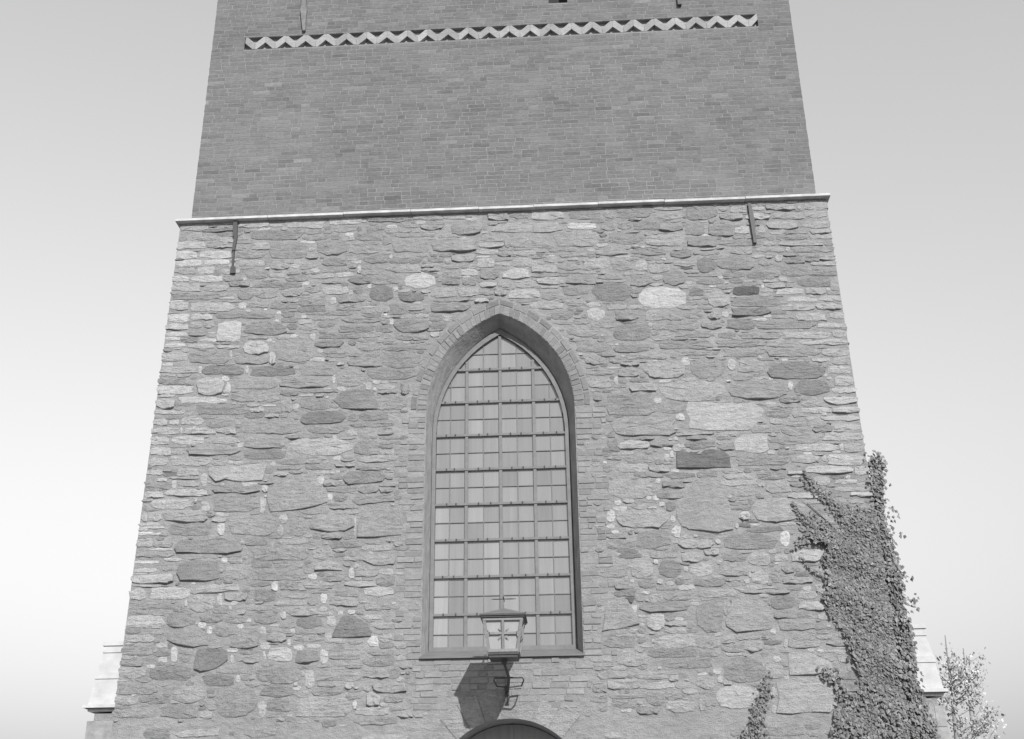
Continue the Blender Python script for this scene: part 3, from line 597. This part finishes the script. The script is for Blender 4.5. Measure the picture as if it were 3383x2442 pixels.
# ------------------------------------------------------------------ brick stage
F0, F1, FZ0, FZ1 = -4.975, 4.975, 16.235, 16.53
b = MB(); xs = [-BX, F0, .985, 1.355, F1, BX]; zs = [12.2, FZ0, FZ1, 17.03, 18.6, ZT]
rect_wall(b, xs, zs, BY, {(1, 1), (2, 1), (3, 1), (2, 3)})
def recess(b, x0, x1, z0, z1, y0, y1):
    b.add([(x0, y0, z0), (x1, y0, z0), (x1, y0, z1), (x0, y0, z1), (x0, y1, z0), (x1, y1, z0), (x1, y1, z1), (x0, y1, z1)],
          [(0, 1, 5, 4), (1, 2, 6, 5), (2, 3, 7, 6), (3, 0, 4, 7)])
recess(b, .985, 1.355, 17.03, 18.6, BY, BY + .5); recess(b, F0, F1, FZ0, FZ1, BY, BY + .14)
for s in (-1, 1): b.add([(s * BX, BY, 12.2), (s * BX, DEP - .25, 12.2), (s * BX, DEP - .25, ZT), (s * BX, BY, ZT)], [(0, 1, 2, 3)])
b.add([(-BX, DEP - .25, 12.2), (BX, DEP - .25, 12.2), (BX, DEP - .25, ZT), (-BX, DEP - .25, ZT)], [(0, 1, 2, 3)])
b.add([(-BX, BY, ZT), (BX, BY, ZT), (BX, DEP - .25, ZT), (-BX, DEP - .25, ZT)], [(0, 1, 2, 3)])
bstage = b.build('brick_stage', M['bmortar'], tower)
b = MB(); b.box((.98, BY + .45, 17.0), (1.36, BY + .5, 18.65)); b.build('belfry_shutter', M['dark'], bstage)
CP = .0885; bricks = []
def course_run(z, x0, x1, y_map, store, seed):
    x = x0 - rnd.random() * .2; k = rnd.randrange(3)
    while x < x1:
        l = .298 if k % 3 else .145; l *= rnd.uniform(.95, 1.05)
        a, c = max(x, x0), min(x + l, x1)
        if x1 - c < .075: c = x1
        if a - x0 < .06: a = x0
        if c - a > .05: store.append((a, c, z, k % 3 != 0 and c - a > .26))
        x = max(x + l, c) + .013; k += 1 if rnd.random() < .9 else 2
front = []
z = 12.235; ci = 0
while z < ZT - .1:
    wav = 0
    if z + .078 > FZ0 and z < FZ1:
        course_run(z, -BX - .004, F0 - .006, None, front, ci); course_run(z, F1 + .006, BX + .004, None, front, ci)
        if (z < FZ0 and FZ0 - z > .022) or (z < FZ1 < z + .074 and z + .074 - FZ1 > .018): course_run(z, F0 + .004, F1 - .004, None, front, ci)
    elif z + .078 > 17.03 and z < 18.6:
        course_run(z, -BX - .004, .98, None, front, ci); course_run(z, 1.36, BX + .004, None, front, ci)
    else: course_run(z, -BX - .004, BX + .004, None, front, ci)
    z += CP; ci += 1
def brick_tone():
    r = rnd.random()
    return (.18 * rnd.uniform(.9, 1.1)) if r < .82 else (.150 * rnd.uniform(.92, 1.1) if r < .96 else .215 * rnd.uniform(.92, 1.1))
many = MB(); cnt = 0
for a, c, z, full in front:
    j = lambda: rnd.uniform(-.004, .004); hh = .0745 * rnd.uniform(.94, 1.03)
    za_, zb_ = z, z + hh
    if a > F0 - .001 and c < F1 + .001:
        if za_ < FZ0 < zb_ + .008: zb_ = FZ0 - .006
        if za_ < FZ1 < zb_: za_ = FZ1 + .006
    p = [(a + j(), za_ + j()), (c + j(), za_ + j()), (c + j(), zb_ + j()), (a + j(), zb_ + j())]
    v, f = prism(p, BY - rnd.uniform(.001, .0035), BY + .03); f = [f[0]] + f[2:]
    if a < -BX + .01 or c > BX - .01: v = [((x if abs(x) < BX - .02 else x + math.copysign(.004, x)), y if y < BY else BY + .13, z_) for x, y, z_ in v]
    tn = brick_tone()
    if full and cnt < 300 and z > 12.3: put('brick', v, f, M['brick'], bstage, tones=tn); cnt += 1
    else: many.add(v, f, tn)
many.build('more_bricks', M['brick'], bstage, kind='stuff')
sb = MB()
for s in (-1, 1):
    z = 12.235
    while z < ZT - .1:
        st = []; course_run(z, BY + .14, DEP - .3, None, st, 0)
        for a, c, z_, full in st:
            x = s * BX; e = s * rnd.uniform(.002, .010)
            sb.add([(x + e, a, z_), (x + e, c, z_), (x + e, c, z_ + .076), (x + e, a, z_ + .076), (x, a, z_), (x, c, z_), (x, c, z_ + .076), (x, a, z_ + .076)],
                   [(0, 1, 2, 3), (0, 1, 5, 4), (1, 2, 6, 5), (2, 3, 7, 6), (3, 0, 4, 7)], brick_tone())
        z += CP
sb.build('side_bricks', M['brick'], bstage, kind='stuff')
# zigzag frieze: recess with a light back and diagonal bricks set flush with the wall
fb = MB(); fb.box((F0 + .001, BY + .078, FZ0 + .001), (F1 - .001, BY + .14, FZ1 - .001)); frieze = fb.build('zigzag_frieze', M['frieze'], tower)
NU = 25; U = (F1 - F0) / NU
zb, zt = FZ0 + .002, FZ1 - .003
for k in range(-1, NU):
    xv = F0 + U * k + U * .5 + .02; xp = xv + U / 2; xv2 = xv + U
    for leg in (0, 1):
        if leg == 0:
            if k == -1: continue
            p = [(xv + .002, zb), (xv + .045, zb), (xp - .001, zb + .150), (xp - .001, zt), (xp - .045, zt), (xv + .002, zb + .142)]
        else:
            p = [(xp + .001, zb + .150), (xv2 - .045, zb), (xv2 - .002, zb), (xv2 - .002, zb + .142), (xp + .045, zt), (xp + .001, zt)]
            if k == NU - 1: continue
        p = [(min(max(x, F0 + .004), F1 - .004), z_ + rnd.uniform(-.008, .008)) for x, z_ in p]
        if max(x for x, _ in p) - min(x for x, _ in p) < .04: continue
        p = [(x, max(zb, min(zt, z_))) for x, z_ in p]
        v, f = prism(p, BY - rnd.uniform(.0, .008), BY + .077); put('frieze_brick', v, f, M['brick'], frieze, tones=.36 * rnd.uniform(.86, 1.12))

# ------------------------------------------------------------------ wall anchors
def anchor(pts, ws, th, y, material, label):
    b = MB()
    for i in range(len(pts) - 1):
        (xa, za), (xb, zb_) = pts[i], pts[i + 1]; wa, wb = ws[i] / 2, ws[i + 1] / 2
        v = [(xa - wa, y - th, za), (xa + wa, y - th, za), (xb + wb, y - th, zb_), (xb - wb, y - th, zb_), (xa - wa, y + .02, za), (xa + wa, y + .02, za), (xb + wb, y + .02, zb_), (xb - wb, y + .02, zb_)]
        b.add(v, [(0, 1, 2, 3), (0, 4, 5, 1), (1, 5, 6, 2), (2, 6, 7, 3), (3, 7, 4, 0)])
    return b.build('wall_anchor', material, tower, label=label)
anchor([(-4.675, 11.575), (-4.66, 11.85), (-4.672, 11.87), (-4.69, 12.18)], [.05, .06, .075, .07], .05, 0, M['iron'], 'iron wall anchor hanging below the ledge, near the left corner')
anchor([(-4.65, 11.12), (-4.655, 11.24), (-4.66, 11.26), (-4.67, 11.56)], [.09, .08, .035, .03], .045, 0, M['iron'], 'lower end of the rusty iron anchor near the left corner')
anchor([(4.392, 11.33), (4.385, 11.72), (4.385, 11.80), (4.368, 12.12)], [.05, .065, .08, .05], .06, 0, M['iron'], 'straight iron wall anchor below the ledge, near the right corner')
anchor([(-3.80, 16.60), (-3.83, 16.95), (-3.84, 17.12), (-3.85, 17.2), (-3.86, 18.2)], [.05, .10, .13, .09, .08], .06, BY, M['ironlight'], 'spear shaped iron anchor above the left part of the frieze')
anchor([(3.515, 16.80), (3.50, 16.9), (3.495, 17.5), (3.49, 18.0)], [.075, .045, .04, .09], .07, BY, M['iron'], 'iron anchor end above the right part of the frieze')

# ------------------------------------------------------------------ lantern on its bracket
LX, LYc = .092, -.985
lamp = thing('wall_lantern', 'square glass lantern on iron bracket above the door arch', 'lantern', (LX, 0, 3.85))
ez = 4.798; eh = .322
b = MB()
v = [(LX - eh, LYc - eh, ez + .045), (LX + eh, LYc - eh, ez + .045), (LX + eh, LYc + eh, ez + .045), (LX - eh, LYc + eh, ez + .045), (LX, LYc, ez + .185)]
b.add(v, [(0, 1, 4), (1, 2, 4), (2, 3, 4), (3, 0, 4), (3, 2, 1, 0)]); roof = b.build('roof', M['roofpaint'], lamp)
b = MB()
for o_, z0, z1 in ((.0, .022, .045), (.016, .0, .022)):
    b.box((LX - eh + o_, LYc - eh + o_, ez + z0), (LX + eh - o_, LYc + eh - o_, ez + z1 - .001))
b.build('eave', M['lampdark'], lamp)
tb, bb, tz, bz = .285, .21, ez - .002, 4.335        # half width of the body at top and bottom
cor = lambda sx, sy, h, z: (LX + sx * h, LYc + sy * h, z)
b = MB()
for sx in (-1, 1):
    for sy in (-1, 1): b.bar(cor(sx, sy, tb - .02, tz), cor(sx, sy, bb - .015, bz), .042)
for h, z, t in ((tb - .02, tz - .02, .04), (bb - .01, bz + .02, .045)):
    for sx, sy, ex, ey in ((-1, -1, 1, -1), (1, -1, 1, 1), (1, 1, -1, 1), (-1, 1, -1, -1)): b.bar(cor(sx, sy, h, z), cor(ex, ey, h, z), t * .9, t)
fbody = b.build('body_frame', M['lamp'], lamp)
hm = (tb + bb) / 2 - .012; zm = (tz + bz) / 2 + .02
for nx, ny in ((0, -1), (1, 0), (0, 1), (-1, 0)):
    tx, ty = -ny, nx
    P = lambda u, h, z: (LX + nx * h + tx * u * h, LYc + ny * h + ty * u * h, z)
    b = MB(); b.bar(P(0, tb - .012, tz - .03), P(0, bb - .008, bz + .03), .036); b.bar(P(-1, hm, zm), P(1, hm, zm), .034)
    b.build('glazing_cross', M['lamp'], lamp)
    orn = MB()
    for a_ in (45, 135, 225, 315):
        c_, s_ = math.cos(math.radians(a_)), math.sin(math.radians(a_)); rr = hm + .012
        q = lambda d: (LX + nx * (rr + (zm * 0)) + tx * c_ * d, LYc + ny * rr + ty * c_ * d, zm + s_ * d)
        orn.bar(q(.05), q(.09), .007); orn.bar((q(.05)[0] + tx * .016, q(.05)[1] + ty * .016, q(.05)[2]), (q(.10)[0] + tx * .016, q(.10)[1] + ty * .016, q(.10)[2]), .006)
    for u, v_ in ((-.8, 0), (.8, 0)):
        for s_ in (-1, 1): orn.bar((LX + nx * (hm + .012) + tx * u * hm, LYc + ny * (hm + .012) + ty * u * hm, zm), (LX + nx * (hm + .012) + tx * u * hm * 1.12, LYc + ny * (hm + .012) + ty * u * hm * 1.12, zm + s_ * .05), .010)
    orn.build('ornament', M['ornament'], lamp)
    for u0, u1 in ((-1, 0), (0, 1)):
        for zA, zB in ((tz, zm), (zm, bz)):
            f_ = lambda z: (bb + (tb - bb) * (z - bz) / (tz - bz)) - .026
            v = [P(u0, f_(zB), zB), P(u1, f_(zB), zB), P(u1, f_(zA), zA), P(u0, f_(zA), zA)]
            v = [tuple(c) for c in v] + [(c[0] - nx * .008, c[1] - ny * .008, c[2]) for c in v]
            put('pane', v, [(0, 1, 2, 3), (7, 6, 5, 4), (0, 4, 5, 1), (1, 5, 6, 2), (2, 6, 7, 3), (3, 7, 4, 0)], M['opal'], lamp)
b = MB(); b.box((LX - .215, LYc - .215, bz - .035), (LX + .215, LYc + .215, bz)); b.box((LX - .20, LYc - .20, bz - .07), (LX + .20, LYc + .20, bz - .036)); b.build('base_tray', M['lampdark'], lamp)
b = MB(); b.tube([(LX, LYc, bz - .06), (LX, LYc, bz - .10), (LX, LYc, bz - .14)], [.075, .045, .03], 10); b.build('socket', M['iron'], lamp)
b = MB(); b.tube([(LX, LYc, ez + .17), (LX, LYc, ez + .36)], .008, 6); fin = b.build('finial', M['ironlight'], lamp)
b = MB()
for dx, dy in ((1, 0), (-1, 0), (0, 1), (0, -1)):
    b.tube([(LX, LYc, ez + .315), (LX + dx * .12, LYc + dy * .12, ez + .315), (LX + dx * .178, LYc + dy * .178, ez + .315)], [.007, .009, .004], 6)
b.build('finial_cross', M['iron'], lamp)
b = MB(); b.tube([(LX, LYc, bz - .12), (LX + .006, LYc + .03, 4.19), (LX + .025, LYc + .2, 4.135), (LX + .035, -.5, 4.09), (LX + .015, -.28, 4.03), (LX - .005, -.12, 3.97), (LX - .02, .03, 3.93)], .021, 8); b.build('bracket_arm', M['iron'], lamp)
b = MB()
for s in (-1, 1):
    b.tube([(LX + .03, -.52, 4.085), (LX + .03 + s * .20, -.54, 4.08), (LX + .03 + s * .215, -.44, 4.06), (LX + .02 + s * .18, -.18, 4.02), (LX + .01, -.17, 4.0)], .012, 6)
b.build('bracket_stirrup', M['iron'], lamp)
b = MB()
b.tube([(LX - .02, -.04, 3.97), (LX + .0, -.09, 3.93), (LX + .012, -.10, 3.87), (LX - .005, -.07, 3.82), (LX - .03, -.03, 3.79)], .012, 6); b.build('bracket_scroll', M['iron'], lamp)
b = MB(); b.box((LX - .05, -.035, 3.78), (LX + .01, .02, 4.05)); b.build('wall_plate', M['iron'], lamp)

# ------------------------------------------------------------------ side piers behind the tower
def pier(s, label):
    o = thing('side_pier', label, 'pier', (s * 6.3, 1.5, 0), 'pale piers beside the tower')
    y0, y1 = 1.5, 2.9; X0 = 5.72
    def blk(name, xo, z0, z1, m_, xo1=None, dy=0.0, parent=o):
        xo1 = xo if xo1 is None else xo1
        v = [(s * X0, y0 - dy, z0), (s * xo, y0 - dy, z0), (s * xo, y1 + dy, z0), (s * X0, y1 + dy, z0), (s * X0, y0 - dy, z1), (s * xo1, y0 - dy, z1), (s * xo1, y1 + dy, z1), (s * X0, y1 + dy, z1)]
        f = [(0, 3, 2, 1), (4, 5, 6, 7), (0, 1, 5, 4), (1, 2, 6, 5), (2, 3, 7, 6), (3, 0, 4, 7)]
        if s < 0: f = [q[::-1] for q in f]
        return put(name, v, f, m_, parent)
    blk('core', 6.70, 0, 3.95, M['mortar'])
    zz = 0.0
    while zz < 3.8:
        h = .32; x = X0 + .02
        while x < 6.78:
            wd = min(rnd.uniform(.35, .6), 6.80 - x); wd = 6.80 - x if 6.80 - x - wd < .15 else wd
            z1 = min(zz + h, 3.985); a, c = sorted((s * (x + .004), s * (x + wd - .004)))
            q = MB(); q.box((a, y0 - .02 - rnd.uniform(0, .01), zz + .004), (c, y1 + .01, z1 - .004)); q.build('ashlar_block', M['ashlar'], o); x += wd
        zz += h
    blk('cornice', 6.81, 3.985, 4.02, M['pier'], dy=.03); blk('cornice', 6.835, 4.02, 4.035, M['ashlar'], dy=.05); blk('cornice', 6.87, 4.035, 4.085, M['pier'], dy=.10)
    blk('shaft', 6.835, 4.085, 4.50, M['pier'], 6.765); blk('string_course', 6.775, 4.50, 4.60, M['pier'], 6.76, dy=.014)
    blk('shaft', 6.755, 4.60, 4.92, M['pier'], 6.69); blk('string_course', 6.70, 4.92, 5.03, M['pier'], 6.69, dy=.014)
    blk('cap', 6.705, 5.03, 5.10, M['pier'], 6.69, dy=.035)
pier(-1, 'pale stepped stone pier at the lower left, beside the tower corner')
pier(1, 'pale stepped stone pier at the lower right, beside the ivy')

# ------------------------------------------------------------------ ivy
def T(tile_o, s): a = list(map(float, s.split())); return [tuple(at(tile_o[0] + a[i] / 2.268, tile_o[1] + a[i + 1] / 2.268)[[0, 2]]) for i in range(0, len(a), 2)]
TI, TF = (2300, 1722), (1950, 1300)
def leaf(mb, c, size, nrm):
    nrm = Vector(nrm).normalized(); up = Vector((rnd.uniform(-.5, .5), 0, -1)); u = (up - nrm * up.dot(nrm)).normalized(); r = nrm.cross(u)
    a = rnd.uniform(-.7, .7); u, r = u * math.cos(a) + r * math.sin(a), r * math.cos(a) - u * math.sin(a)
    c = Vector(c); s = size; k = .12 * s
    p = [c - u * s * .45, c + r * s * .42 - u * s * .12 - nrm * k, c + u * s * .55, c - r * s * .42 - u * s * .12 - nrm * k, c + r * s * .2 + u * s * .25 - nrm * k * .4, c - r * s * .2 + u * s * .25 - nrm * k * .4]
    mb.add([tuple(q) for q in p], [(0, 1, 4, 2), (0, 2, 5, 3)], rnd.choice((.14, .155, .17, .19, .23)) * rnd.uniform(.85, 1.2))
def fill_leaves(mb, poly, dens, depth, size=(.026, .09), y0=-.02, wrap=True):
    xs = [p[0] for p in poly]; zs = [p[1] for p in poly]; A = (max(xs) - min(xs)) * (max(zs) - min(zs)); cntr = int(A * dens)
    X = nr.uniform(min(xs), max(xs), cntr); Z = nr.uniform(min(zs), max(zs), cntr); ins = inpoly(poly, X, Z)
    for x, z in zip(X[ins], Z[ins]):
        e_ = .05 if rnd.random() < .85 else .13; x += rnd.uniform(-e_, e_) * .8; z += rnd.uniform(-e_, e_)
        dd = depth * (.55 + .45 * math.sin(x * 7.1 + z * 3.3) * math.sin(z * 5.7 - x * 2.2))
        if x > XR:                                  # beyond the corner the growth wraps round the side
            y = rnd.uniform(-dd, .35 * rnd.random()); nrm = (rnd.uniform(-.2, .8), -1, rnd.uniform(-.2, .7))
        else: y = y0 - rnd.random() ** .6 * dd; nrm = (rnd.uniform(-.6, .6), -1, rnd.uniform(-.25, .8))
        leaf(mb, (x, y, z), rnd.uniform(*size), nrm)
ivy = thing('ivy', 'dense dark ivy climbing the right corner of the stone wall', 'ivy', (5.3, -.1, 0))
mbv = MB()
mass = T(TI, '1060 60 1150 60 1260 100 1380 0 1450 100 1470 180 1510 260 1540 460 1570 620 1600 780 1630 950 1650 1150 1700 1330 1770 1500 1800 1640 1520 1640 1500 1500 1440 1420 1400 1330 1340 1240 1250 1190 1200 1110 1185 1020 1150 930 1110 830 1070 760 1000 690 950 580 990 510 975 440 985 370 950 310 970 250 1000 190 960 160 880 150 800 130 850 90 950 100')
fill_leaves(mbv, mass, 4200, .10)
fill_leaves(mbv, T(TF, '1850 880 1920 860 2040 890 2130 880 2150 960 2110 1040 2180 1060 2230 1000 2268 1150 2230 1200 2080 1150 1990 1090 1930 1010'), 4200, .07)
fill_leaves(mbv, T(TF, '2105 455 2180 475 2205 560 2190 700 2200 880 2215 1010 2250 1130 2160 1100 2170 980 2150 860 2125 760 2105 640 2090 530'), 5500, .06)
fill_leaves(mbv, T(TI, '900 1150 990 1105 1080 1150 1100 1260 1180 1290 1290 1260 1350 1250 1420 1330 1460 1440 1520 1530 1540 1640 1020 1640 1035 1500 1060 1400 1050 1290 1020 1220 960 1180'), 1300, .10)
fill_leaves(mbv, T(TI, '1060 1400 1250 1380 1300 1420 1300 1530 1050 1530'), 2200, .09)
def strand(pts, w0, w1, dens, tile=TF):
    P = T(tile, pts)
    for i in range(len(P) - 1):
        (xa, za), (xb, zb_) = P[i], P[i + 1]; L = math.hypot(xb - xa, zb_ - za)
        for k in range(int(L * dens)):
            t = rnd.random(); u = (i + t) / (len(P) - 1); wd = w0 + (w1 - w0) * u
            leaf(mbv, (xa + (xb - xa) * t + rnd.gauss(0, wd), -.02 - rnd.random() * .035, za + (zb_ - za) * t + rnd.gauss(0, wd)), rnd.uniform(.026, .058), (rnd.uniform(-.5, .5), -1, rnd.uniform(-.2, .7)))
strand('1600 585 1650 670 1700 720 1780 780 1850 870 1930 930', .012, .07, 260)
strand('1580 640 1640 720 1720 770 1800 840', .012, .035, 110)
strand('1510 820 1550 890 1610 950 1680 1010 1760 1070 1840 1130', .012, .085, 300)
strand('1510 1185 1550 1140 1600 1095 1700 1090', .012, .05, 130)
strand('1560 1215 1620 1290 1680 1340 1760 1380', .008, .03, 80)
strand('1640 900 1720 960 1800 1000 1900 1080', .02, .05, 60)
for _ in range(12):                                  # sprays hanging past the corner
    z = rnd.uniform(3.4, 7.6); u = (7.8 - z) / 4.4; x0 = 5.9 + .36 * u
    for k in range(rnd.randint(3, 7)): leaf(mbv, (x0 + rnd.uniform(-.05, .1), rnd.uniform(-.1, .2), z + rnd.uniform(-.08, .08)), rnd.uniform(.05, .08), (rnd.uniform(-.5, .8), -1, rnd.uniform(-.2, .8)))
mbv.build('foliage', M['leaf'], ivy, kind='stuff')
st = MB()
for pts in ('1300 1640 1350 1200 1250 800 1150 400 1000 200 860 130', '1500 1640 1560 1100 1500 600 1400 200 1380 0', '1200 1640 1150 1450 1080 1250 920 1160', '1300 900 1200 500 1180 250 1000 20 830 -130', '1100 300 900 120 800 20 720 -110'):
    P = T(TI, pts); st.tube([(x, -.02, z) for x, z in P], [.013 - .0016 * i for i in range(len(P))], 5)
st.build('stems', M['bark'], ivy)
vine = thing('climbing_vine', 'narrow strand of ivy climbing alone left of the ivy mass', 'ivy', (4.0, -.08, 0))
mbv = MB()
fill_leaves(mbv, T(TI, '500 1190 530 1200 525 1300 505 1420 490 1530 400 1530 430 1430 465 1330 490 1250'), 2600, .07, (.035, .06))
fill_leaves(mbv, T(TI, '490 1130 560 1130 620 1200 600 1260 540 1215 490 1200'), 260, .05, (.03, .05))
fill_leaves(mbv, T(TI, '330 1600 400 1560 420 1520 490 1520 520 1600 520 1680 330 1680'), 1600, .06, (.03, .055))
mbv.build('foliage', M['leaf'], vine, kind='stuff')
st = MB(); P = T(TI, '380 1700 430 1530 470 1350 510 1200 550 1150'); st.tube([(x, -.02, z) for x, z in P], [.02, .018, .014, .01, .006], 5); st.build('stem', M['bark'], vine)

# ------------------------------------------------------------------ trees behind on the right
def tree(x, y, ztop_, rad, zlow, label, dens):
    o = thing('tree', label, 'tree', (x, y, 0), 'slender trees behind the tower')
    tr = MB(); pts = [(x, y, 0), (x + .1, y, ztop_ * .3), (x - .1, y + .1, ztop_ * .6), (x, y, ztop_ * .97)]; tr.tube(pts, [.09, .07, .045, .01], 8)
    cr = MB()
    for k in range(34):
        z0 = rnd.uniform(zlow, ztop_ * .92); a = rnd.uniform(0, 6.28); L = rad * rnd.uniform(.5, 1.1) * (1.15 - (z0 - zlow) / (ztop_ - zlow + .1) * .75)
        e = (x + math.cos(a) * L, y + math.sin(a) * L, z0 + L * rnd.uniform(.4, .9)); tr.tube([(x, y, z0), ((x + e[0]) / 2, (y + e[1]) / 2, z0 + L * .25), e], [.016, .010, .004], 5)
        for j in range(dens):
            t = rnd.uniform(.3, 1.1); c = (x + (e[0] - x) * t + rnd.gauss(0, .10), y + (e[1] - y) * t + rnd.gauss(0, .10), z0 + (e[2] - z0) * t + rnd.gauss(0, .10))
            leaf(cr, c, rnd.uniform(.05, .10), (rnd.uniform(-1, 1), rnd.uniform(-1, .3), rnd.uniform(-.3, 1)))
    tr.build('trunk', M['hazed_bark'], o); cr.t = [t_ * 2.6 for t_ in cr.t]; cr.build('crown', M['leaf'], o, kind='stuff')  # leaves lightened too, so the veiling haze sits in the crown's colour
p = at(2300 + 1820 / 2.268, 1722 + 790 / 2.268, 9.0); tree(p[0] + .1, 9.0, p[2], .75, 3.4, 'small leafy tree rising just behind the right pier', 34)
p = at(2300 + 1990 / 2.268, 1722 + 890 / 2.268, 12.0); tree(p[0], 12.0, p[2], .7, 3.2, 'thin tree farther right, away from the tower', 24)

for o in list(bpy.data.objects):
    if '_loc' in o: del o['_loc']
print('stones', len(stones), 'traced', n_traced, 'front bricks', len(front), 'jamb', nb)
